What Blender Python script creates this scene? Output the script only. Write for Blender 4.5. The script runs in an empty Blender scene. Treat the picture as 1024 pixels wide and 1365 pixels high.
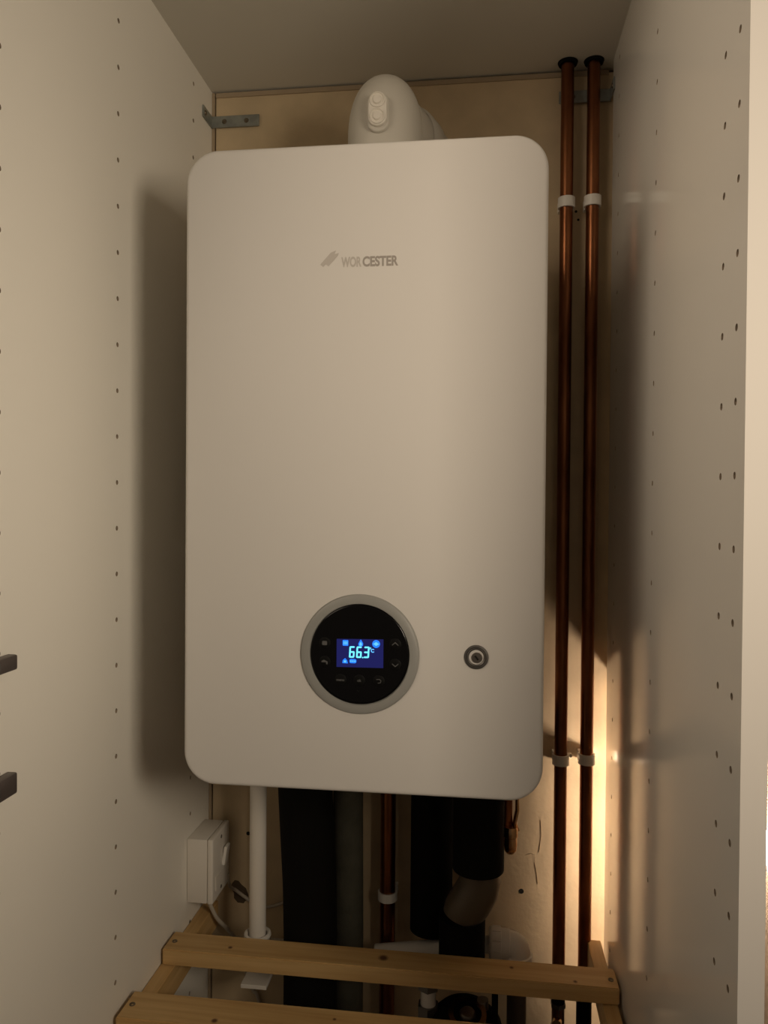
import bpy, bmesh, math, random
from mathutils import Vector, Matrix
random.seed(4)
S = bpy.context.scene
COL = S.collection

# ------------------------------------------------------------------ camera
CAM = Vector((0.0217, -1.3966, 0.0449))
RX = Vector((0.99198, 0.12617, 0.00756)); FW = Vector((-0.12607, 0.99195, -0.0122)); UP = Vector((-0.00904, 0.01115, 0.9999))
F_PX = 1029.1
cd = bpy.data.cameras.new('camera'); cam = bpy.data.objects.new('camera', cd); COL.objects.link(cam)
cd.sensor_fit = 'VERTICAL'; cd.sensor_height = 36; cd.lens = F_PX / 1365 * 36; cd.clip_start = .02
m = Matrix.Identity(4)
for i in range(3):
    m[i][0] = RX[i]; m[i][1] = UP[i]; m[i][2] = -FW[i]; m[i][3] = CAM[i]
cam.matrix_world = m
S.camera = cam

# ------------------------------------------------------------------ world, lights, exposure
w = bpy.data.worlds.new('world'); S.world = w; w.use_nodes = True
bg = w.node_tree.nodes['Background']; bg.inputs[0].default_value = (1.0, .80, .60, 1); bg.inputs[1].default_value = .075
ld = bpy.data.lights.new('room_light', 'AREA'); ld.shape = 'SQUARE'; ld.size = .36; ld.spread = math.radians(92); ld.energy = 3.05; ld.color = (1.0, .84, .64)
room = bpy.data.objects.new('room_light', ld); COL.objects.link(room)
room.location = (.84, -1.60, .23)
room.rotation_euler = (Vector((-.46, -.53, .13)) - room.location).to_track_quat('-Z', 'Y').to_euler()
ld2 = bpy.data.lights.new('room_bounce_light', 'AREA'); ld2.shape = 'SQUARE'; ld2.size = .8; ld2.energy = 1.6; ld2.spread = math.radians(64); ld2.color = (1.0, .82, .62)
room2 = bpy.data.objects.new('room_bounce_light', ld2); COL.objects.link(room2)
room2.location = (-.95, -1.50, .72)
room2.rotation_euler = (Vector((.238, -.45, .42)) - room2.location).to_track_quat('-Z', 'Y').to_euler()
S.view_settings.view_transform = 'Standard'; S.view_settings.look = 'None'
S.view_settings.gamma = 1; S.view_settings.use_curve_mapping = False
S.view_settings.exposure = 0.0

# ------------------------------------------------------------------ helpers
def at(u, v, ax, val):
    """point of the line of sight through (u, v) on the plane axis ax = val"""
    d = FW + RX * ((u - 512) / F_PX) + UP * ((682.5 - v) / F_PX)
    return CAM + d * ((val - CAM[ax]) / d[ax])

def mat(name, col, rough=.5, metal=0., bump=0., bscale=200., var=0., vscale=8., spec=.5, emit=None, es=0., coat=0., col2=None, stretch=None):
    m = bpy.data.materials.new(name); m.use_nodes = True
    nt = m.node_tree; b = nt.nodes['Principled BSDF']
    b.inputs['Base Color'].default_value = (*col, 1); b.inputs['Roughness'].default_value = rough
    b.inputs['Metallic'].default_value = metal; b.inputs['Specular IOR Level'].default_value = spec
    b.inputs['Coat Weight'].default_value = coat; b.inputs['Coat Roughness'].default_value = .08
    if emit: b.inputs['Emission Color'].default_value = (*emit, 1); b.inputs['Emission Strength'].default_value = es
    tc = nt.nodes.new('ShaderNodeTexCoord'); mp = nt.nodes.new('ShaderNodeMapping')
    nt.links.new(tc.outputs['Object'], mp.inputs['Vector'])
    if stretch: mp.inputs['Scale'].default_value = stretch
    if var:
        n = nt.nodes.new('ShaderNodeTexNoise'); n.inputs['Scale'].default_value = vscale; n.inputs['Detail'].default_value = 4
        nt.links.new(mp.outputs[0], n.inputs['Vector'])
        r = nt.nodes.new('ShaderNodeValToRGB'); r.color_ramp.elements[0].position = .35; r.color_ramp.elements[1].position = .68
        c2 = col2 or tuple(c * (1 - var) for c in col)
        r.color_ramp.elements[0].color = (*c2, 1); r.color_ramp.elements[1].color = (*col, 1)
        nt.links.new(n.outputs['Fac'], r.inputs[0]); nt.links.new(r.outputs[0], b.inputs['Base Color'])
    if bump:
        n2 = nt.nodes.new('ShaderNodeTexNoise'); n2.inputs['Scale'].default_value = bscale; n2.inputs['Detail'].default_value = 3
        nt.links.new(mp.outputs[0], n2.inputs['Vector'])
        bp = nt.nodes.new('ShaderNodeBump'); bp.inputs['Strength'].default_value = bump; bp.inputs['Distance'].default_value = .001
        nt.links.new(n2.outputs['Fac'], bp.inputs['Height']); nt.links.new(bp.outputs[0], b.inputs['Normal'])
    return m

def wood(name, knots, along='X', base=(.63, .42, .185), dark=(.48, .29, .11)):
    m = bpy.data.materials.new(name); m.use_nodes = True
    nt = m.node_tree; N = nt.nodes.new; L = nt.links.new; b = nt.nodes['Principled BSDF']; b.inputs['Roughness'].default_value = .55
    tc = N('ShaderNodeTexCoord'); mp = N('ShaderNodeMapping')
    mp.inputs['Scale'].default_value = (3, 60, 60) if along == 'X' else (60, 3, 60)
    L(tc.outputs['Object'], mp.inputs[0])
    n = N('ShaderNodeTexNoise'); n.inputs['Scale'].default_value = 1.4; n.inputs['Detail'].default_value = 6; L(mp.outputs[0], n.inputs[0])
    r = N('ShaderNodeValToRGB'); r.color_ramp.elements[0].position = .3; r.color_ramp.elements[1].position = .7
    r.color_ramp.elements[0].color = (*dark, 1); r.color_ramp.elements[1].color = (*base, 1); L(n.outputs['Fac'], r.inputs[0])
    cur = r.outputs[0]
    for (p, rad) in knots:
        v = N('ShaderNodeVectorMath'); v.operation = 'DISTANCE'; L(tc.outputs['Object'], v.inputs[0]); v.inputs[1].default_value = p
        mr = N('ShaderNodeMapRange'); mr.inputs[1].default_value = rad * .5; mr.inputs[2].default_value = rad * 1.15
        mr.inputs[3].default_value = 1; mr.inputs[4].default_value = 0; L(v.outputs['Value'], mr.inputs[0])
        mx = N('ShaderNodeMix'); mx.data_type = 'RGBA'; L(mr.outputs[0], mx.inputs[0]); L(cur, mx.inputs[6]); mx.inputs[7].default_value = (.12, .05, .02, 1)
        cur = mx.outputs[2]
    L(cur, b.inputs['Base Color'])
    bp = N('ShaderNodeBump'); bp.inputs['Strength'].default_value = .15; bp.inputs['Distance'].default_value = .0006
    L(n.outputs['Fac'], bp.inputs['Height']); L(bp.outputs[0], b.inputs['Normal'])
    return m

class MB:
    """collects shapes in world coordinates, builds ONE mesh object"""
    def __init__(s): s.bm = bmesh.new()
    def box(s, a, b, bev=0., seg=2):
        t = bmesh.new(); bmesh.ops.create_cube(t, size=1)
        c = [(a[i] + b[i]) / 2 for i in range(3)]; d = [abs(b[i] - a[i]) for i in range(3)]
        for v in t.verts: v.co = Vector([v.co[i] * d[i] + c[i] for i in range(3)])
        if bev: bmesh.ops.bevel(t, geom=t.edges[:], offset=bev, segments=seg, affect='EDGES', profile=.5)
        return s.merge(t)
    def merge(s, t, M=None):
        me = bpy.data.meshes.new('t'); 
        if M is not None: bmesh.ops.transform(t, matrix=M, verts=t.verts)
        t.to_mesh(me); t.free(); s.bm.from_mesh(me); bpy.data.meshes.remove(me); return s
    def tube(s, pts, rad, n=24, cap=True, inner=None):
        pts = [Vector(p) for p in pts]; rs = rad if isinstance(rad, (list, tuple)) else [rad] * len(pts)
        t = bmesh.new(); rings = []
        d0 = (pts[1] - pts[0]).normalized(); up = Vector((1, 0, 0)) if abs(d0.x) < .9 else Vector((0, 0, 1))
        nx = d0.cross(up).normalized()
        for i, p in enumerate(pts):
            if i == 0: d = pts[1] - pts[0]
            elif i == len(pts) - 1: d = pts[-1] - pts[-2]
            else: d = (pts[i + 1] - p).normalized() + (p - pts[i - 1]).normalized()
            if d.length < 1e-9: d = d0.copy()
            d.normalize(); nx = (nx - d * nx.dot(d)).normalized(); ny = d.cross(nx)
            rings.append([t.verts.new(p + (nx * math.cos(2 * math.pi * k / n) + ny * math.sin(2 * math.pi * k / n)) * rs[i]) for k in range(n)])
        for a, b in zip(rings, rings[1:]):
            for k in range(n): t.faces.new((a[k], a[(k + 1) % n], b[(k + 1) % n], b[k]))
        if cap: t.faces.new(rings[0][::-1]); t.faces.new(rings[-1])
        bmesh.ops.recalc_face_normals(t, faces=t.faces[:])
        return s.merge(t)
    def lathe(s, prof, org, axis=(0, 0, 1), n=48):
        """prof: [(radius, height)] turned about axis through org"""
        t = bmesh.new(); rings = []
        q = Vector((0, 0, 1)).rotation_difference(Vector(axis).normalized()).to_matrix().to_4x4()
        for r, h in prof:
            if r < 1e-6: rings.append([t.verts.new((0, 0, h))])
            else: rings.append([t.verts.new((r * math.cos(2 * math.pi * k / n), r * math.sin(2 * math.pi * k / n), h)) for k in range(n)])
        for a, b in zip(rings, rings[1:]):
            for k in range(n):
                k2 = (k + 1) % n
                if len(a) == 1 and len(b) == 1: continue
                if len(a) == 1: t.faces.new((a[0], b[k], b[k2]))
                elif len(b) == 1: t.faces.new((a[k], a[k2], b[0]))
                else: t.faces.new((a[k], a[k2], b[k2], b[k]))
        bmesh.ops.recalc_face_normals(t, faces=t.faces[:])
        return s.merge(t, Matrix.Translation(Vector(org)) @ q)
    def prism(s, pts, y0, y1, bev=0., seg=3):
        """outline pts [(x, z)] extruded from y0 (front) to y1"""
        t = bmesh.new(); f = t.faces.new([t.verts.new((p[0], y0, p[1])) for p in pts])
        g = bmesh.ops.extrude_face_region(t, geom=[f])
        for v in g['geom']:
            if isinstance(v, bmesh.types.BMVert): v.co.y = y1
        bmesh.ops.recalc_face_normals(t, faces=t.faces[:])
        if bev:
            ed = [e for e in t.edges if all(abs(v.co.y - y0) < 1e-7 for v in e.verts)]
            bmesh.ops.bevel(t, geom=ed, offset=bev, segments=seg, affect='EDGES', profile=.5)
            fr = max((f for f in t.faces if f.normal.y < -.9), key=lambda f: f.calc_area())
            bmesh.ops.inset_region(t, faces=[fr], thickness=min(.0025, bev))
        return s.merge(t)
    def build(s, name, material, parent=None, org=None, smooth=False, kind=None):
        o0 = Vector(org) if org else (parent_origin(parent) if parent else Vector((0, 0, 0)))
        for v in s.bm.verts: v.co -= o0
        me = bpy.data.meshes.new(name); s.bm.to_mesh(me); s.bm.free()
        ms = material if isinstance(material, (list, tuple)) else [material]
        for x in ms: me.materials.append(x)
        if smooth: 
            me.shade_smooth() if hasattr(me, 'shade_smooth') else None
            me.set_sharp_from_angle(angle=math.radians(38))
        o = bpy.data.objects.new(name, me); COL.objects.link(o)
        if parent: o.parent = parent
        elif org: o.location = o0
        if kind: o['kind'] = kind
        return o

def parent_origin(p):
    v = Vector((0, 0, 0))
    while p: v += p.location; p = p.parent
    return v
def tag(o, label, cat, group=None):
    o['label'] = label; o['category'] = cat
    if group: o['group'] = group
    return o
def thing(name, label, cat, loc, group=None):
    o = bpy.data.objects.new(name, None); COL.objects.link(o); o.location = loc; o.empty_display_size = .02
    return tag(o, label, cat, group)
def rrect(x0, x1, z0, z1, r, n=12):
    P = []
    for cx, cz, a0 in ((x1 - r, z0 + r, -90), (x1 - r, z1 - r, 0), (x0 + r, z1 - r, 90), (x0 + r, z0 + r, 180)):
        for k in range(n + 1):
            a = math.radians(a0 + 90 * k / n); P.append((cx + r * math.cos(a), cz + r * math.sin(a)))
    return P
def text_mb(s, x, z, y, h, bold=0., depth=.0002, width=None, align='CENTER'):
    """flat lettering facing the camera side (-y), cap height h, centre-left at x"""
    cu = bpy.data.curves.new('t', 'FONT'); cu.body = s; cu.size = h / .7; cu.extrude = depth; cu.offset = bold; cu.align_x = align
    o = bpy.data.objects.new('t', cu); COL.objects.link(o)
    bpy.context.view_layer.update()
    me = bpy.data.meshes.new_from_object(o.evaluated_get(bpy.context.evaluated_depsgraph_get()))
    bpy.data.objects.remove(o); bpy.data.curves.remove(cu)
    b = MB(); b.bm.from_mesh(me); bpy.data.meshes.remove(me)
    xs = [v.co.x for v in b.bm.verts]; sx = 1
    if width: sx = width / (max(xs) - min(xs))
    for v in b.bm.verts: v.co = Vector((x + v.co.x * sx, y - v.co.z, z + v.co.y))
    return b

# ------------------------------------------------------------------ measures
XL, XR, ZC = -.4847, .2384, .8065       # inner faces of side panels, underside of top
YF, ZB = -.72, -1.15                    # cupboard front, floor
BY = -.4332                             # boiler front face
BX0, BX1, BZ0, BZ1 = -.3622, .0989, -.3238, .4973

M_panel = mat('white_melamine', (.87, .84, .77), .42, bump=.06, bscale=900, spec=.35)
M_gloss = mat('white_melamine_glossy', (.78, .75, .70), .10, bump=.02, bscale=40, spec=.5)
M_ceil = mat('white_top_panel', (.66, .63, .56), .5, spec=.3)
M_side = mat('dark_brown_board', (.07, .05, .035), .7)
M_edge = mat('white_edge_band', (.80, .76, .71), .62, spec=.2)
M_chip = mat('chipboard', (.42, .33, .24), .9, var=.4, vscale=300)
M_plaster = mat('cream_painted_board', (.66, .52, .335), .75, bump=.35, bscale=120, var=.14, vscale=16)
M_raw = mat('bare_plaster', (.13, .10, .07), .9, bump=.4, bscale=80, var=.3, vscale=10)
M_floor = mat('dark_floor', (.20, .15, .11), .7, var=.3, vscale=6)
M_trim = mat('grey_brown_trim', (.40, .31, .21), .6)
M_boil = mat('white_enamel', (.69, .665, .635), .32, bump=.03, bscale=700)
M_body = mat('white_casing', (.72, .70, .67), .45)
M_ring = mat('grey_plastic', (.30, .30, .285), .38, bump=.05, bscale=900)
M_black = mat('black_glass', (.003, .003, .0035), .16, spec=.35)
M_btn = mat('black_button', (.004, .004, .004), .5, spec=.15)
M_mark = mat('grey_print', (.10, .10, .10), .6)
M_logo = mat('grey_lettering', (.34, .31, .28), .4)
M_logo2 = mat('pale_sheen_lettering', (.50, .465, .43), .35)  # gloss reflection over the first letters put into a paler grey; emblem shares it
M_chrome = mat('brushed_steel', (.26, .235, .21), .38, metal=1)
M_dsteel = mat('dark_steel', (.17, .16, .15), .4, metal=.8)
M_zinc = mat('galvanised_steel', (.34, .36, .34), .5, metal=.55, var=.25, vscale=60)
M_screw = mat('screw_steel', (.20, .17, .13), .4, metal=.9)
M_wplas = mat('white_plastic', (.76, .72, .66), .38)
M_flue = mat('flue_plastic', (.62, .59, .53), .45)
M_cap = mat('flue_cap_plastic', (.80, .76, .69), .4)
M_lag = mat('black_foam_insulation', (.0045, .004, .0033), .9, spec=.15, bump=.3, bscale=300)
M_lag2 = mat('grey_foam_insulation', (.095, .092, .070), .85, spec=.2, bump=.4, bscale=300, var=.25, vscale=30)
M_elb = mat('brown_black_moulded_foam', (.09, .068, .045), .42)
M_cu = mat('copper', (.31, .125, .056), .32, metal=1, var=.5, vscale=9, col2=(.17, .062, .028), stretch=(4, 4, 1), bump=.15, bscale=60)
M_brass = mat('brass', (.55, .33, .17), .25, metal=1)
M_clip = mat('white_clip_plastic', (.82, .79, .74), .4)
M_cable = mat('grey_cable', (.50, .44, .36), .5)
M_brkt = mat('dark_grey_metal', (.12, .10, .095), .42, metal=.4)
M_hole = mat('dark_hole', (.012, .010, .008), .9)
M_pencil = mat('pencil_mark', (.40, .30, .19), .8)
M_lamp = mat('lamp_glow', (1, 1, 1), .4, emit=(1.0, .78, .59), es=400)
M_lcd = mat('lcd_blue', (.01, .01, .05), .3, emit=(.035, .045, .42), es=.20)
M_dpipe = mat('shade_brown', (.10, .07, .045), .5)  # down pipe's backlit shade put into the brown; wall opening shares it
M_dig = mat('lcd_digits', (0, 0, 0), .3, emit=(.16, .78, 1.0), es=1.35)
M_ico = mat('lcd_icons', (0, 0, 0), .3, emit=(.02, .20, 1.0), es=1.3)
M_ico2 = mat('lcd_icon_marks', (0, 0, 0), .3, emit=(.12, .50, 1.0), es=1.35)

# ------------------------------------------------------------------ setting
P = .064
def holed_panel(name, xin, xout, y0, y1, z0, z1, cols, material):
    """side panel with drilled shelf-pin holes on its inner face (x = xin)"""
    sgn = 1 if xout > xin else -1
    t = bmesh.new(); r, dep, hw = .0034, .010, .008
    def q(a, b, c, d, mi=0):
        f = t.faces.new([t.verts.new(p) for p in (a, b, c, d)]); f.material_index = mi
    cols = sorted(cols); ycur = y0
    for (yc, zph) in cols:
        q((xin, ycur, z0), (xin, yc - hw, z0), (xin, yc - hw, z1), (xin, ycur, z1))
        k0 = math.ceil((zph - z1) / P); zs = []; k = k0
        while zph - k * P > z0 + .01:
            z = zph - k * P; k += 1
            if z < z1 - .01: zs.append(z)
        zt = z1
        for z in zs:
            a, b = z + hw, z - hw
            if zt > a: q((xin, yc - hw, a), (xin, yc + hw, a), (xin, yc + hw, zt), (xin, yc - hw, zt))
            n = 16
            def sq(k):
                an = 2 * math.pi * k / n; c, s_ = math.cos(an), math.sin(an); mx = max(abs(c), abs(s_)); return (xin, yc + hw * c / mx, z + hw * s_ / mx)
            def ci(k, x, rr=r):
                an = 2 * math.pi * k / n; return (x, yc + rr * math.cos(an), z + rr * math.sin(an))
            for k2 in range(n):
                q(sq(k2), sq(k2 + 1), ci(k2 + 1, xin), ci(k2, xin))
                q(ci(k2, xin), ci(k2 + 1, xin), ci(k2 + 1, xin + sgn * dep), ci(k2, xin + sgn * dep), 1)
            f = t.faces.new([t.verts.new(ci(k2, xin + sgn * dep)) for k2 in range(n)]); f.material_index = 1
            zt = b
        if zt > z0: q((xin, yc - hw, z0), (xin, yc + hw, z0), (xin, yc + hw, zt), (xin, yc - hw, zt))
        ycur = yc + hw
    q((xin, ycur, z0), (xin, y1, z0), (xin, y1, z1), (xin, ycur, z1))
    q((xout, y0, z0), (xout, y1, z0), (xout, y1, z1), (xout, y0, z1))
    q((xin, y0, z0), (xout, y0, z0), (xout, y0, z1), (xin, y0, z1), 2); q((xin, y1, z0), (xout, y1, z0), (xout, y1, z1), (xin, y1, z1))
    q((xin, y0, z0), (xout, y0, z0), (xout, y1, z0), (xin, y1, z0)); q((xin, y0, z1), (xout, y0, z1), (xout, y1, z1), (xin, y1, z1))
    bmesh.ops.remove_doubles(t, verts=t.verts, dist=1e-6); bmesh.ops.recalc_face_normals(t, faces=t.faces[:])
    me = bpy.data.meshes.new(name); t.to_mesh(me); t.free(); me.materials.append(material); me.materials.append(M_chip); me.materials.append(M_edge)
    o = bpy.data.objects.new(name, me); COL.objects.link(o); o['kind'] = 'structure'; return o

holed_panel('wall_left', XL, XL - .02, YF - .04, .006, ZB, ZC, [(-.6395, .5213), (-.3734, .7102), (-.0936, .7733)], M_panel)
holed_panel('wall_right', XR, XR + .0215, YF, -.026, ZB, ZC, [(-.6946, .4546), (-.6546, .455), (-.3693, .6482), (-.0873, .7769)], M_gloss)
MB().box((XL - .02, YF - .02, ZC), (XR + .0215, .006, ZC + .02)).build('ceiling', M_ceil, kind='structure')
MB().box((-1.6, -3.2, ZB - .02), (1.6, .05, ZB)).build('floor', M_floor, kind='structure')
back = MB().box((XL - .1, .006, ZB), (.62, .05, ZC + .25)).build('wall_back', M_raw, kind='structure')
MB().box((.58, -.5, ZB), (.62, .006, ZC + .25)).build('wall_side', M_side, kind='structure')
MB().box((XR + .0220, -.42, -.262), (.5795, -.0004, -.244)).build('added_shelf', M_panel, kind='structure')   # shelf added in the neighbouring bay to cut off the lamp's upward glow
# cream board covering the back
b = MB(); b.box((XL + .008, 0, ZB), (XR + .045, .006, ZC - .007)); b.build('board', M_plaster, parent=back)
b = MB(); b.box((XL + .0004, -.002, ZB), (XL + .0055, .006, ZC - .002)); b.build('trim_1', M_trim, kind='structure')
b = MB(); b.box((XL + .008, -.0028, ZC - .0112), (XR - .004, -.0002, ZC - .0030)); b.build('trim_2', M_trim, kind='structure')
# drilled holes, a knocked-out opening and pencil marks in the board
for (u, v, r) in ((331, 1111, .0034), (695, 1188, .0042), (768, 282, .0022), (771, 293, .002)):
    p = at(u, v, 1, 0)
    MB().lathe([(r * 1.1, -.0001), (r, .0001), (0, .0001)], (p.x, -.0001, p.z), (0, -1, 0), 16).build('wall_plug', M_hole, parent=back)
p = [at(u, v, 1, 0) for u, v in ((309, 1178), (313, 1173), (318, 1174), (322, 1179), (328, 1184), (331, 1192), (332, 1198), (327, 1201), (325, 1204), (317, 1203), (312, 1197), (312, 1190), (308, 1184))]
MB().prism([(q.x, q.z) for q in p], -.0003, .0, 0).build('knocked_out_opening', M_dpipe, parent=back)
for pts in (((721, 1093), (722, 1112), (719, 1136)), ((701, 1140), (708, 1137), (714, 1139)), ((713, 1150), (716, 1166), (717, 1178))):
    MB().tube([at(u, v, 1, -.0001) for u, v in pts], .0003, 6).build('pencil_mark', M_pencil, parent=back)

# ------------------------------------------------------------------ boiler
bo = thing('gas_boiler', 'large white wall-hung boiler with rounded front cover and round black display', 'boiler', ((BX0 + BX1) / 2, -.2, BZ0))
MB().prism(rrect(BX0 + .006, BX1 - .006, BZ0 + .006, BZ1 - .006, .036), BY + .03, -.001).build('casing', M_body, bo, smooth=True)
fc = MB(); fc.prism(rrect(BX0, BX1, BZ0, BZ1, .042, 16), BY, BY + .029, .0045, 4); fcover = fc.build('front_cover', M_boil, bo, smooth=True)
# lettering with its double-stroke emblem
lg = at(493, 354.5, 1, BY)
for s, x0, wd, mt in (('WOR', 455, 27, M_logo2), ('CESTER', 483.5, 47.5, M_logo)):
    xa = at(x0, 349, 1, BY).x; xb = at(x0 + wd, 349, 1, BY).x
    tb = text_mb(s, 0, lg.z, BY - .0001, .0118, bold=.0006, width=xb - xa, align='LEFT')
    mn = min(v.co.x for v in tb.bm.verts)
    for v in tb.bm.verts: v.co.x += xa - mn
    tb.build('lettering', mt, bo)
e = MB()
for dx, dz, k in ((0, 0, 1.0), (7, -1, .8)):
    pts = [(427 + dx, 353 + dz), (431 + dx, 356 + dz), (431 + dx + 15 * k, 356 + dz - 17 * k), (431 + dx + 17 * k, 356 + dz - 22 * k), (429 + dx + 12 * k, 353 + dz - 16 * k)]
    q = [at(u, v, 1, BY) for u, v in pts]
    e.prism([(a.x, a.z) for a in q], BY - .0004 - dx * .00002, BY + .0002)
e.build('emblem', M_logo2, bo)
# display
DC = at(479.3, 872, 1, BY); DX, DZ = DC.x, DC.z
MB().lathe([(.0634, .0012), (.0644, .0042), (.0700, .0046), (.0745, .0030), (.0762, .0002), (.0762, -.004), (.0634, -.004), (.0634, .0012)], (DX, BY, DZ), (0, -1, 0), 96).build('display_ring', M_ring, bo, smooth=True)
disc = MB().lathe([(0, .0022), (.0605, .0022), (.0620, .0022), (.0634, .0012), (.0634, -.003), (0, -.003)], (DX, BY, DZ), (0, -1, 0), 96).build('display_disc', M_black, bo, smooth=True)
yd = BY - .0022
a, c = at(449, 851.5, 1, yd), at(511, 890.5, 1, yd)
MB().prism([(a.x, a.z), (c.x, a.z + .001), (c.x, c.z), (a.x, c.z - .0005)], yd - .0003, yd).build('screen', M_lcd, disc)
ys = yd - .0006
def px(u, v): q = at(u, v, 1, ys); return (q.x, q.z)
def segs(mbb, u0, v0, wu, hv, on, th=2.1, sl=.06):
    """seven-segment digit, upper left at pixel (u0, v0)"""
    S7 = {'a': ((0, 0), (1, 0)), 'b': ((1, 0), (1, .5)), 'c': ((1, .5), (1, 1)), 'd': ((0, 1), (1, 1)), 'e': ((0, .5), (0, 1)), 'f': ((0, 0), (0, .5)), 'g': ((0, .5), (1, .5))}
    for i, k in enumerate(on):
        (ax, ay), (bx, by) = S7[k]
        p0 = Vector((u0 + ax * wu - ay * hv * sl, v0 + ay * hv)); p1 = Vector((u0 + bx * wu - by * hv * sl, v0 + by * hv))
        d = (p1 - p0).normalized(); n = Vector((-d.y, d.x)) * th / 2; e2 = d * th / 2
        mbb.prism([px(*q) for q in (p0 - e2 * .9, p0 + n, p1 + n, p1 + e2 * .9, p1 - n, p0 - n)], ys - .00002 * i, ys + .0003)
dg = MB(); segs(dg, 467, 862.5, 5.2, 13.2, 'afgedc'); segs(dg, 476.5, 862.8, 5.2, 13.2, 'afgedc'); segs(dg, 486.5, 863, 5.2, 13.2, 'abgcd')
q = at(483.6, 876.6, 1, ys); dg.lathe([(0, .0003), (.0009, .0003), (.0009, 0)], (q.x, ys, q.z), (0, -1, 0), 12)
dg.build('digits', M_dig, disc)
dc = MB(); q = at(493.8, 864.3, 1, ys); dc.lathe([(.0006, 0), (.0006, .0003), (.0012, .0003), (.0012, 0)], (q.x, ys, q.z), (0, -1, 0), 16)
dc.build('degree_sign', M_dig, disc)
q = at(496.6, 869.6, 1, ys)
text_mb('C', q.x, q.z, ys, .0042, .0002, .0002).build('unit_letter', M_ico2, disc)
def icon(shape):
    mb = MB(); mk = MB(); return mb, mk
ic = MB(); mk = MB()
q = at(460.6, 857, 1, ys); ic.prism(rrect(q.x - .0036, q.x + .0036, q.z - .0036, q.z + .0036, .001), ys, ys + .0003)      # radiator sign
for i in range(3): mk.box((q.x - .0023 + i * .0019, ys - .0003, q.z - .002), (q.x - .0013 + i * .0019, ys, q.z + .002))
q = at(481, 857.5, 1, ys)                                                                                          # flame / drop
pts = [(0, .0048), (.0018, .0020), (.0031, -.0006), (.0026, -.0032), (0, -.0044), (-.0026, -.0032), (-.0031, -.0006), (-.0018, .0020)]
ic.prism([(q.x + x, q.z + z) for x, z in pts], ys, ys + .0003); mk.prism([(q.x + x * .55, q.z - .0008 + z * .55) for x, z in pts], ys - .0003, ys)
q = at(501.5, 858.5, 1, ys); ic.lathe([(0, 0), (.0049, 0), (.0049, -.0003)], (q.x, ys, q.z), (0, -1, 0), 24)
mk.lathe([(0, .0003), (.0022, .0003), (.0022, 0)], (q.x, ys, q.z), (0, -1, 0), 16); mk.box((q.x - .0036, ys - .0003, q.z - .0006), (q.x + .0036, ys, q.z + .0006))
q = at(460, 881, 1, ys); ic.prism([(q.x - .0034, q.z - .0028), (q.x + .0036, q.z - .0030), (q.x + .0028, q.z + .0006), (q.x, q.z + .0036), (q.x - .0030, q.z + .0008)], ys, ys + .0003)
mk.lathe([(0, .0003), (.0014, .0003), (.0014, 0)], (q.x, ys, q.z - .0006), (0, -1, 0), 12)
q = at(470.5, 881.3, 1, ys); ic.prism(rrect(q.x - .0044, q.x + .0044, q.z - .0026, q.z + .0026, .002), ys, ys + .0003)
for i in range(3): mk.lathe([(0, .0003), (.0009, .0003), (.0009, 0)], (q.x - .0026 + i * .0026, ys, q.z), (0, -1, 0), 10)
ic.build('screen_icons', M_ico, disc); mk.build('icon_marks', M_ico2, disc)
# touch keys
for (u, v, kind) in ((433, 857, 'sq'), (433, 882, 'tap'), (527, 859, 'up'), (527, 886, 'down'), (454, 906, 'menu'), (479, 907, 'ok'), (505, 908, 'back')):
    q = at(u, v, 1, yd); r = .0074
    kb = MB().lathe([(0, .0006), (r - .001, .0006), (r, .0002), (r, -.0002)], (q.x, yd, q.z), (0, -1, 0), 32).build('button', M_btn, disc, smooth=True)
    y = yd - .0009; g = MB()
    if kind == 'sq': g.prism(rrect(q.x - .0032, q.x + .0032, q.z - .0026, q.z + .0026, .0012), y, y + .0003)
    elif kind == 'tap': g.prism([(q.x - .004, q.z + .001), (q.x - .001, q.z + .0026), (q.x + .0038, q.z + .0004), (q.x + .0038, q.z - .003), (q.x + .002, q.z - .003), (q.x + .0018, q.z - .0004), (q.x - .004, q.z - .0006)], y, y + .0003)
    elif kind in ('up', 'down'):
        s_ = 1 if kind == 'up' else -1
        g.prism([(q.x - .004, q.z - .0016 * s_), (q.x, q.z + .0016 * s_), (q.x + .004, q.z - .0016 * s_), (q.x + .004, q.z - .0004 * s_), (q.x, q.z + .003 * s_), (q.x - .004, q.z - .0004 * s_)], y, y + .0003)
    elif kind == 'back': g.tube([(q.x - .003, y, q.z + .002), (q.x + .001, y, q.z + .0024), (q.x + .003, y, q.z + .0004), (q.x + .002, y, q.z - .002), (q.x - .001, y, q.z - .0024)], .0005, 8)
    else: g = text_mb(kind, q.x, q.z - .0014, y, .0032, .0001)
    g.build('button_sign', M_mark, disc)
q = at(478, 921, 1, yd); MB().tube([(q.x - .0015, yd - .0002, q.z + .001), (q.x, yd - .0002, q.z - .001), (q.x + .0015, yd - .0002, q.z + .001)], .0003, 6).build('small_sign', M_btn, disc)
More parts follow.
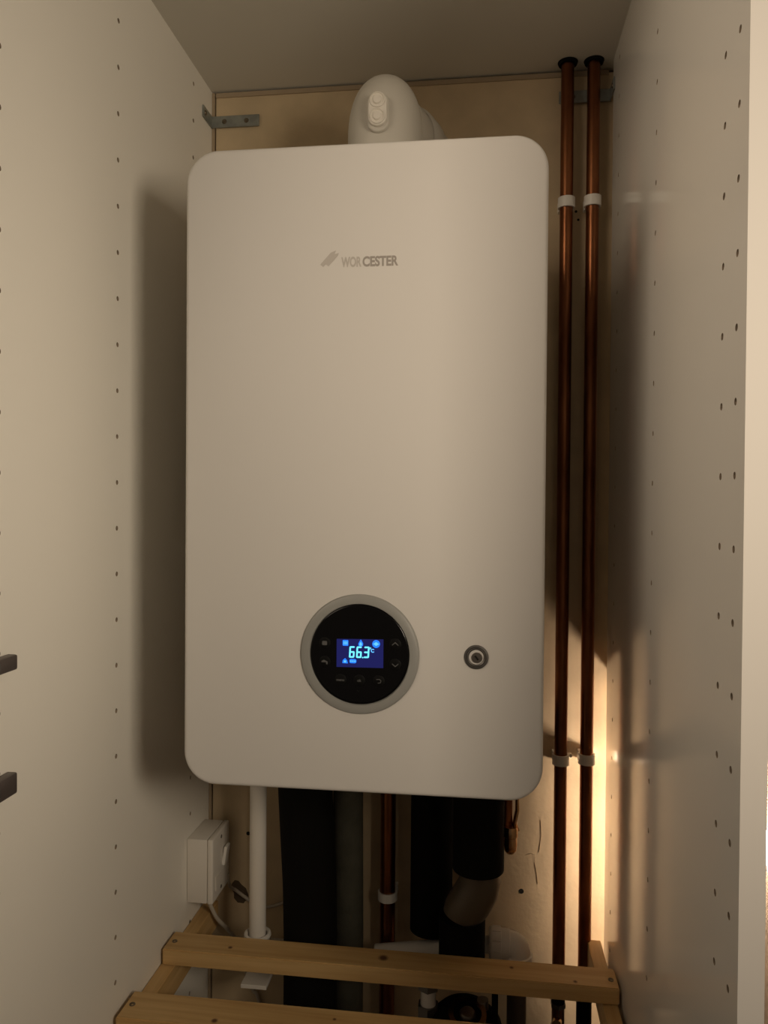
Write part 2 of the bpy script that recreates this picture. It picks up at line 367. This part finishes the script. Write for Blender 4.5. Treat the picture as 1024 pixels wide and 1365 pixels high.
# quarter-turn lock
LC = at(635, 876, 1, BY)
lk = MB().lathe([(0, -.0032), (.0088, -.0032), (.0092, -.0005), (.0108, .0006), (.0118, -.0002), (.0128, .0009), (.0147, .0006), (.0152, -.001), (.0152, -.003)], (LC.x, BY - .001, LC.z), (0, -1, 0), 64)
for v in lk.bm.verts: pass
lko = lk.build('cover_lock', M_dsteel, bo, smooth=True)
MB().lathe([(0, .0022), (.0058, .002), (.0068, .0004), (.0068, -.002)], (LC.x + .0006, BY - .0002, LC.z - .0008), (0, -1, 0), 32).build('lock_barrel', M_chrome, lko, smooth=True)
t = MB().box((-.0011, -.0004, -.0032), (.0011, .0006, .0032))
for v in t.bm.verts: v.co = Matrix.Rotation(math.radians(-38), 4, 'Y') @ v.co + Vector((LC.x + .0004, BY - .0027, LC.z - .0004))
t.build('key_slot', M_hole, lko)

# ------------------------------------------------------------------ flue elbow on top
FX, FY, FR = -.128, -.235, .0565
fl = thing('flue_elbow', 'white plastic flue elbow rising from the boiler top and turning back to wall', 'flue', (FX, FY, BZ1))
MB().lathe([(.047, .0005), (.066, .0005), (.066, .012), (.0615, .016), (.0615, .05), (.0585, .054), (.0565, .054)], (FX, FY, BZ1), n=64).build('socket', M_flue, fl, smooth=True)
pts = [Vector((FX, FY, BZ1 + .04)), Vector((FX, FY, .585))]
R0 = .058; ang = math.radians(19); hd = Vector((math.sin(ang), math.cos(ang), 0))
cz = .590
for k in range(0, 13):
    a = math.pi / 2 * k / 12
    pts.append(Vector((FX, FY, cz)) + hd * (R0 * (1 - math.cos(a))) + Vector((0, 0, R0 * .45 * math.sin(a) + 0)))
dd = MB()
dd.tube(pts[:2] + [pts[1] + Vector((0, 0, .006))], FR, 64, cap=False)
# domed outer shell of the bend
dome = [(FR, 0)] + [(FR * math.cos(math.radians(k * 6)) ** .84, (.683 - .591) * math.sin(math.radians(k * 6)) ** .9) for k in range(1, 15)] + [(0, .683 - .591)]
dd.lathe(dome, (FX, FY, .591), n=64)
dd.build('elbow_shell', M_flue, fl, smooth=True)
zp = .617
p0 = Vector((FX, FY, zp)) + hd * .018; p1 = p0 + hd * ((-.001 - p0.y) / hd.y)
MB().tube([p0, p1], .0525, 64).build('flue_pipe', M_flue, fl, smooth=True)
MB().tube([p0 + hd * .045, p0 + hd * .05, p0 + hd * .085, p0 + hd * .09], [.053, .0565, .0565, .053], 64, cap=False).build('coupling', M_flue, fl, smooth=True)
# twin sampling point boss
ty = FY - FR
bx, bz = at(503.5, 146, 1, ty - .008).x, at(503.5, 146, 1, ty - .008).z
st = MB(); st.prism(rrect(bx - .0165, bx + .0165, bz - .030, bz + .027, .0162), ty - .006, ty + .022, .003)
stp = st.build('sampling_boss', M_flue, fl, smooth=True)
cc = MB(); cc.prism(rrect(bx - .0135, bx + .0135, bz - .024, bz + .024, .0134), ty - .012, ty - .005, .002)
cc.build('sampling_cap', M_cap, stp, smooth=True)
for dz in (.012, -.011):
    MB().lathe([(0, .0035), (.0055, .003), (.0068, .0005), (.0085, .0005), (.0095, .0022), (.0108, .0018), (.0112, 0)], (bx, ty - .012, bz + dz), (0, -1, 0), 32).build('cap_knob', M_cap, stp, smooth=True)

# ------------------------------------------------------------------ L brackets top corners
def lbracket(label, xc, sgn, z, xend, yend):
    t = thing('angle_bracket', label, 'bracket', (xc, 0, z), 'angle brackets fixing the panels to the back')
    h = .0105
    MB().box((min(xc, xend), -.0072, z - h), (max(xc, xend), -.0040, z + h), .0006, 1).build('wall_leg', M_zinc, t)
    xs = xc + sgn * .0004
    MB().box((min(xs, xs + sgn * .0025), yend, z - h), (max(xs, xs + sgn * .0025), -.0035, z + h), .0006, 1).build('side_leg', M_zinc, t)
    for f in ((.28, .74)):
        x = xc + (xend - xc) * f
        MB().lathe([(0, .0008), (.0012, .0012), (.0034, .0016), (.0046, 0)], (x, -.0072, z), (0, -1, 0), 20).build('screw', M_screw, t, smooth=True)
    MB().lathe([(0, .0008), (.0034, .0016), (.0046, 0)], (xs + sgn * .0025, yend + .010, z), (sgn, 0, 0), 20).build('screw', M_screw, t, smooth=True)
lbracket('galvanised angle bracket in the upper left corner above the boiler', XL, 1, .7485, -.3925, -.052)
lbracket('galvanised angle bracket in the upper right corner behind the copper pipes', XR, -1, .7575, .149, -.046)

# ------------------------------------------------------------------ copper pipes on the right
PY, PR = -.0270, .0111
P1X, P2X = .1615, .2055
def riser(x, label, zlow):
    t = thing('copper_pipe', label, 'pipe', (x, PY, ZB), 'tall copper pipes')
    MB().tube([(x, PY, ZB + .0005)] + [(x, PY, ZB + (ZC - .001 - ZB) * k / 12) for k in range(1, 13)], PR, 32).build('tube', M_cu, t, smooth=True)
    return t
t1 = riser(P1X, 'left one of the two tall copper pipes right of the boiler', 0)
z = at(745, 1349, 1, PY).z
MB().tube([(P1X, PY, z - .030), (P1X, PY, z - .024), (P1X, PY, z - .023), (P1X, PY, z + .010), (P1X, PY, z + .011), (P1X, PY, z + .018)], [.0135, .0135, .0115, .0115, .0140, .0140], 6).build('valve_body', M_dsteel, t1)
MB().tube([(P1X - .002, PY - .010, z - .01), (P1X - .004, PY - .0195, z - .01)], .008, 16).build('valve_screw', M_brass, t1, smooth=True)
MB().tube([(P1X, PY, z + .0185), (P1X, PY, z + .055)], .0116, 24).build('dark_sleeve', M_lag, t1, smooth=True)
t2 = riser(P2X, 'right one of the two tall copper pipes, nearest the right-hand panel', 0)
z2 = at(780, 1318, 1, PY).z
MB().tube([(P2X, PY, z2), (P2X, PY, ZB + .002)], .0132, 24).build('foam_sleeve', M_lag, t2, smooth=True)
for x, wh in ((P1X, 'left'), (P2X, 'right')):
    g = MB().lathe([(PR + .0004, .0), (.0135, -.0052), (.0155, -.0045), (.0172, 0), (PR + .0004, 0)], (x, PY, ZC - .0002), n=40).build('ceiling_collar', M_lag, org=(x, PY, ZC), smooth=True)
    tag(g, 'black collar round the %s tall copper pipe where it meets the ceiling' % wh, 'collar', 'black pipe collars')
def clip(x, y, v, u, pr, label, r=None, grp='white pipe clips', hh=.0088, scr=None):
    z = at(u, v, 1, y).z; t = thing('pipe_clip', label, 'clip', (x, 0, z), grp)
    ro = pr + .0034; b = MB(); n = 40; ri = pr + .0004
    t0 = bmesh.new(); rings = []
    A0, A1 = math.radians(108), math.radians(432)
    for k in range(n + 1):
        a = A0 + (A1 - A0) * k / n; rings.append([t0.verts.new((x + rr * math.cos(a), y + rr * math.sin(a), z + s * hh)) for rr, s in ((ri, -1), (ro, -1), (ro, 1), (ri, 1))])
    for p, q in zip(rings, rings[1:]):
        for j in range(4): t0.faces.new((p[j], p[(j + 1) % 4], q[(j + 1) % 4], q[j]))
    t0.faces.new(rings[0]); t0.faces.new(rings[-1][::-1]); bmesh.ops.recalc_face_normals(t0, faces=t0.faces[:]); b.merge(t0)
    b.build('ring', M_clip, t, smooth=True)
    MB().box((x - ro * .9, y + ri + .0006, z - hh), (x + ro * .9, -.0003, z + hh), .0008, 1).build('base', M_clip, t)
    if scr:
        MB().box((x + min(0, scr) , -.006, z - .004), (x + max(0, scr), -.0003, z + .004), .0006, 1).build('lug', M_clip, t)
        MB().lathe([(0, .002), (.002, .0018), (.0032, 0)], (x + scr * .93, -.0062, z), (0, -1, 0), 16).build('screw', M_screw, t, smooth=True)
clip(P1X, PY, 271, 757, PR, 'upper white clip on the left tall copper pipe')
clip(P2X, PY, 269, 790, PR, 'upper white clip on the right tall copper pipe')
clip(P1X, PY, 1012, 747, PR, 'lower white clip on the left tall copper pipe', scr=.021)
clip(P2X, PY, 1011, 781, PR, 'lower white clip on the right tall copper pipe')

# ------------------------------------------------------------------ pipework under the boiler
# condensate pipe in its socket
cx, cy = -.3535, -.12
zc_ = at(343, 1243, 1, cy).z
t = tag(MB().tube([(cx, cy, BZ0 + .004), (cx, cy, zc_ - .020)], .0142, 32).build('condensate_pipe', M_wplas, org=(cx, cy, zc_ - .02), smooth=True), 'upright white plastic pipe under the left side of the boiler', 'pipe')
t = thing('drain_socket', 'white round socket the upright white pipe drops into, behind the back slat', 'pipe fitting', (cx, cy, zc_ - .07))
MB().lathe([(.0165, -.030), (.0165, -.001), (.0190, .001), (.0225, 0), (.0232, -.004), (.0205, -.009), (.0195, -.045), (.0165, -.050), (.0150, -.030)], (cx, cy, zc_), n=40).build('cup', M_wplas, t, smooth=True)
zz = at(350, 1305, 1, cy).z
fg = MB(); fg.box((cx - .022, cy - .024, zz - .0035), (cx + .0225, -.069, zz + .0035), .001); fg.box((cx - .022, -.0695, zz - .0035), (cx + .058, -.0005, zz + .0035), .001)
fg.build('flange', M_wplas, t)

def lagged(name, label, pts, r, m_, n=32, cat='pipe', grp='foam-sleeved pipes under the boiler'):
    low = min(pts, key=lambda p: p[2])
    return tag(MB().tube(pts, r, n).build(name, m_, org=low, smooth=True), label, cat, grp)
zt = BZ0 + .004
lagged('insulated_pipe', 'thick black foam-sleeved pipe right of the white upright pipe', [(-.276, -.12, zt), (-.271, -.12, -.45), (-.263, -.12, -.60), (-.261, -.12, -.70), (-.261, -.12, ZB + .002)], [.046, .046, .0455, .045, .045], M_lag)
lagged('insulated_pipe', 'slimmer dark grey foam-sleeved pipe left of the bare copper pipe', [(-.2065, -.068, zt), (-.2065, -.068, -.5), (-.2045, -.068, -.70), (-.2045, -.068, ZB + .002)], .0262, M_lag2)
lagged('insulated_pipe', 'black foam-sleeved pipe just right of the bare copper pipe', [(-.061, -.045, zt), (-.061, -.045, -.45), (-.061, -.045, -.704)], .0370, M_lag)
# seams of the foam sleeves are left off where the photograph is black
t = thing('insulated_pipe_run', 'black foam-covered pipe that steps sideways at a brown moulded bend', 'pipe', (.0, -.122, -.755), 'foam-sleeved pipes under the boiler')
MB().tube([(.0205, -.122, zt), (.0205, -.122, -.556)], .0420, 40).build('upper_sleeve', M_lag, t, smooth=True)
MB().tube([(.022, -.122, -.5565), (.024, -.122, -.572), (.020, -.122, -.590), (.008, -.122, -.612), (-.002, -.122, -.628), (-.004, -.122, -.6355)], [.033, .0345, .035, .035, .034, .033], 40).build('bend', M_elb, t, smooth=True)
MB().tube([(-.005, -.122, -.636), (-.005, -.122, -.708)], .0380, 40).build('lower_sleeve', M_lag, t, smooth=True)
MB().tube([(-.005, -.122, -.7085), (-.005, -.122, -.755)], .012, 24).build('tail_pipe', M_cu, t, smooth=True)
# bare copper
CX, CY, CR = -.1395, -.037, .0138
t = tag(MB().tube([(CX, CY, zt)] + [(CX, CY, zt + (ZB + .002 - zt) * k / 8) for k in range(1, 9)], CR, 32).build('copper_pipe', M_cu, org=(CX, CY, ZB), smooth=True), 'bare copper pipe below the middle of the boiler between foam-sleeved pipes', 'pipe')
clip(CX, CY, 1193, 518, CR, 'white clip on the bare copper pipe below the boiler', hh=.0075)
# copper stub with drain cock
t = thing('copper_stub', 'short copper pipe end with brass fitting under the boiler right corner', 'pipe fitting', (.070, -.085, -.53))
MB().tube([(.0665, -.085, zt), (.0665, -.085, -.505)], .0112, 24).build('tube', M_cu, t, smooth=True)
MB().lathe([(0, -.046), (.006, -.045), (.010, -.040), (.0115, -.030), (.0105, -.018), (.0125, -.016), (.0125, -.004), (.011, 0), (.0, 0)], (.0735, -.098, -.4935), (0, 0, 1), 24).build('end_cap', M_brass, t, smooth=True)
MB().tube([(.0845, -.088, -.445), (.0850, -.088, -.470), (.0805, -.088, -.492), (.0865, -.088, -.505)], [.003, .0036, .0036, .003], 12).build('drain_lever', M_brass, t, smooth=True)
# white waste pipe with elbow
WY = -.068; t = thing('waste_pipe', 'white plastic waste pipe with an elbow behind the back slat', 'pipe', (.09, WY, -.72))
zl, zr = -.712, -.665
MB().tube([(-.156, WY, -.742), (-.05, WY, -.7255), (.045, WY, -.711)], .0140, 28).build('tube', M_wplas, t, smooth=True)
MB().tube([(.040, WY, -.7085), (.044, WY, -.7085), (.0445, WY, -.7085), (.060, WY, -.7085), (.0605, WY, -.7085), (.066, WY, -.7085)], [.0235, .0265, .0265, .0265, .0245, .0245], 40).build('locking_nut', M_wplas, t, smooth=True)
pts = [(.066, WY, -.7085), (.074, WY, -.7085), (.0745, WY, -.7085)]; rr = [.0245, .0245, .0225]
for k in range(1, 9):
    a = math.pi / 2 * k / 8; pts.append((.0745 + .013 * math.sin(a), WY, -.7085 - .013 * (1 - math.cos(a)))); rr.append(.0225)
pts += [(.0875, WY, -.7225), (.0875, WY, -.7230), (.0875, WY, -.7385), (.0875, WY, -.739)]; rr += [.0225, .0262, .0262, .019]
pts += [(.0875, WY, -.77)]; rr += [.019]
MB().tube(pts, rr, 40).build('elbow', M_wplas, t, smooth=True)
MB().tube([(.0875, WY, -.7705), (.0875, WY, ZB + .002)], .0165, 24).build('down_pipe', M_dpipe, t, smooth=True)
for k in range(10):
    a = 2 * math.pi * k / 10
    MB().box((.0455, WY + .0263 * math.cos(a) - .0012, -.7085 + .0263 * math.sin(a) - .0012), (.0595, WY + .0263 * math.cos(a) + .0012, -.7085 + .0263 * math.sin(a) + .0012)).build('rib', M_wplas, t)
# circulating pump seen through the gap
px_, py_ = .002, -.165
t = thing('circulating_pump', 'black circulating pump with brass fittings seen between the two slats', 'pump', (px_, py_, -.90))
MB().lathe([(0, .0), (.030, -.001), (.046, -.008), (.058, -.022), (.062, -.040), (.060, -.075), (.040, -.10), (0, -.105)], (px_, py_, -.765), (0, -.12, 1), 48).build('body', M_lag, t, smooth=True)
MB().lathe([(.022, .004), (.030, .004), (.031, -.004)], (px_ + .004, py_ - .012, -.765), (0, -.3, 1), 40).build('face_ring', M_brass, t, smooth=True)
MB().lathe([(0, .010), (.010, .009), (.013, .004), (.013, -.004)], (px_ + .004, py_ - .012, -.766), (0, -.3, 1), 32).build('centre_screw', M_chrome, t, smooth=True)
for dx, rr_, mm, h in ((-.060, .0125, M_wplas, .050), (.028, .009, M_chrome, .032)):
    MB().tube([(px_ + dx, py_ + .012, -.785), (px_ + dx, py_ + .012, -.785 + h)], rr_, 20).build('connector', mm, t, smooth=True)
MB().tube([(px_ - .060, py_ + .012, -.742), (px_ - .060, py_ + .012, -.728)], .018, 6).build('union_nut', M_dsteel, t)
MB().tube([(px_ - .060, py_ + .012, -.80), (px_ - .060, py_ + .012, -.768)], .018, 6).build('union_nut', M_dsteel, t)
MB().box((px_ + .042, py_ - .004, -.86), (px_ + .052, py_ + .012, -.722), .002).build('side_bracket', M_lag, t)
MB().tube([(px_, py_, -.871), (px_, py_, ZB + .002)], .014, 20).build('pipe', M_cu, t, smooth=True)

# ------------------------------------------------------------------ switched spur box on the left panel
t = thing('switch_box', 'white surface-mounted switch box on the left panel near the back', 'switch box', (XL, -.06, -.60))
ya, yb, za, zb = -.109, -.022, -.657, -.545
MB().box((XL + .0003, ya, za), (XL + .0365, yb, zb), .002).build('back_box', M_wplas, t, smooth=True)
fp = MB().box((XL + .0370, ya - .0010, za - .0008), (XL + .0475, yb + .001, zb + .0008), .003, 3).build('face_plate', M_wplas, t, smooth=True)
b = MB().box((0, -.010, -.017), (.006, .010, .017), .0015)
for v in b.bm.verts: v.co = Matrix.Rotation(math.radians(9), 4, 'Y') @ v.co + Vector((XL + .0478, -.050, -.594))
b.build('rocker', M_clip, fp)
MB().box((XL + .0476, -.098, -.640), (XL + .0492, -.070, -.614), .0008, 1).build('fuse_carrier', M_wplas, fp)
for dz in (.045, -.045):
    MB().lathe([(0, .0006), (.003, .0004), (.0034, 0)], (XL + .0476, -.066, -.601 + dz), (1, 0, 0), 14).build('screw', M_screw, fp, smooth=True)
def cable(label, pts, r, nm='cable'):
    # smooth through the points
    P_ = [Vector(p) for p in pts]; out = []
    for i in range(len(P_) - 1):
        p0 = P_[max(i - 1, 0)]; p1 = P_[i]; p2 = P_[i + 1]; p3 = P_[min(i + 2, len(P_) - 1)]
        for k in range(6):
            s = k / 6; out.append(.5 * ((2 * p1) + (-p0 + p2) * s + (2 * p0 - 5 * p1 + 4 * p2 - p3) * s * s + (-p0 + 3 * p1 - 3 * p2 + p3) * s ** 3))
    out.append(P_[-1])
    return tag(MB().tube(out, r, 12).build(nm, M_cable, org=tuple(P_[-1]), smooth=True), label, 'cable')
A = at(275, 1207, 1, -.075)
cable('pale cable running down from the underside of the white switch box', [(XL + .022, -.075, za - .0002), at(288, 1222, 1, -.06), at(302, 1237, 1, -.03), at(314, 1252, 1, -.012), at(322, 1275, 1, -.008), at(330, 1300, 1, -.007), at(338, 1320, 1, -.007), at(348, 1345, 1, -.007), (-.33, -.007, ZB + .01)], .0036)
cable('grey cable looping from switch box side across the dark hole in the wall', [(XL + .0478, -.030, -.640), at(306, 1180, 1, -.022), at(315, 1187, 1, -.014), at(327, 1196, 1, -.008), at(345, 1208, 1, -.006), at(362, 1208, 1, -.006), at(380, 1202, 1, -.006), (-.26, -.006, -.66)], .0030)

# ------------------------------------------------------------------ timber frame
tf = thing('timber_frame', 'pine frame of two cross slats on side bearers below the boiler', 'frame', (-.12, -.3, ZB))
o0 = Vector(tf.location)
def K(u, v, y, rad, z=-.678):
    q = at(u, v, 2, z); return (tuple(q - o0), rad)
def beam(name, A, B, d, h, mt, bev=.0018):
    """A, B: upper rear corner of the left and right ends; d depth toward the front, h height"""
    t = bmesh.new(); A = Vector(A); B = Vector(B); vs = []
    for e in (A, B):
        vs.append([t.verts.new(e), t.verts.new(e + Vector((0, -d, 0))), t.verts.new(e + Vector((0, -d, -h))), t.verts.new(e + Vector((0, 0, -h)))])
    for j in range(4): t.faces.new((vs[0][j], vs[0][(j + 1) % 4], vs[1][(j + 1) % 4], vs[1][j]))
    t.faces.new(vs[0]); t.faces.new(vs[1][::-1]); bmesh.ops.recalc_face_normals(t, faces=t.faces[:])
    bmesh.ops.bevel(t, geom=t.edges[:], offset=bev, segments=2, affect='EDGES')
    b = MB(); b.merge(t); return b.build(name, mt, tf)
W1 = wood('pine_back_slat', [K(511, 1278, 0, .0085, -.680), K(307, 1263, 0, .004, -.674), K(682, 1291, 0, .004, -.684), K(767, 1310, 0, .004, -.686)])
W2 = wood('pine_front_slat', [K(286, 1360, 0, .005, -.675), K(446, 1358, 0, .003, -.678)])
W3 = wood('pine_bearer', [(tuple(Vector((.225, -.07, -.706)) - o0), .004), (tuple(Vector((.223, -.10, -.706)) - o0), .003)], 'Y')
W4 = wood('pine_bearer_pale', [], 'Y')
r1 = beam('cross_slat', (XL + .0045, -.172, -.672), (XR - .0045, -.154, -.6855), .052, .0255, W1)
r2 = beam('cross_slat', (XL + .0070, -.328, -.673), (XR - .0045, -.308, -.6865), .060, .0255, W2)
MB().box((XL + .0006, -.70, -.745), (XL + .0250, -.016, -.6988), .0015).build('side_bearer', W4, tf)
MB().box((XR - .0290, -.70, -.757), (XR - .0060, -.028, -.7120), .0015).build('side_bearer', W3, tf)
for (x, y, z, r) in ((XL + .016, -.200, -.6723, r1), (XR - .014, -.185, -.6853, r1), (XL + .018, -.358, -.6733, r2), (XR - .014, -.338, -.6863, r2)):
    MB().lathe([(0, -.0004), (.0014, .0002), (.0040, .0012), (.0044, -.0005)], (x, y, z), n=20).build('screw', M_screw, r, smooth=True)

# ------------------------------------------------------------------ dark brackets at the front of the left panel
for (ztop, h, wh) in ((-.1210, .0165, 'upper'), (-.2480, .0230, 'lower')):
    t = thing('metal_bracket', '%s dark grey metal bracket at the left edge on the left panel' % wh, 'bracket', (XL, -.66, ztop - h), 'dark brackets on the left panel')
    MB().box((XL + .0003, -.7195, ztop - h), (XL + .0125, -.624, ztop), .0022).build('arm', M_brkt, t, smooth=True)
    MB().box((XL + .0127, -.710, ztop - h * .75), (XL + .0138, -.655, ztop - h * .25), .0005, 1).build('inset', M_dsteel, t)

# ------------------------------------------------------------------ lit wall lamp in the bay behind the right panel
lx, ly, lz = .513, -.074, -.520
t = thing('wall_lamp', 'small glowing lamp at the right edge beyond the right-hand panel', 'lamp', (.58, ly, lz))
MB().prism(rrect(lx + .0, .579, lz - .062, lz + .062, .02), ly - .045, ly + .045).build('lamp_base', M_dsteel, t, smooth=True)
g = bmesh.new(); bmesh.ops.create_uvsphere(g, u_segments=32, v_segments=16, radius=1)
for v in g.verts:
    x = max(v.co.x, -1)
    v.co = Vector((lx - .0005 + min(v.co.x, 0) * .026, ly + v.co.y * .040, lz + v.co.z * .052))
b = MB(); b.merge(g); b.build('lamp_glass', M_lamp, t, smooth=True)
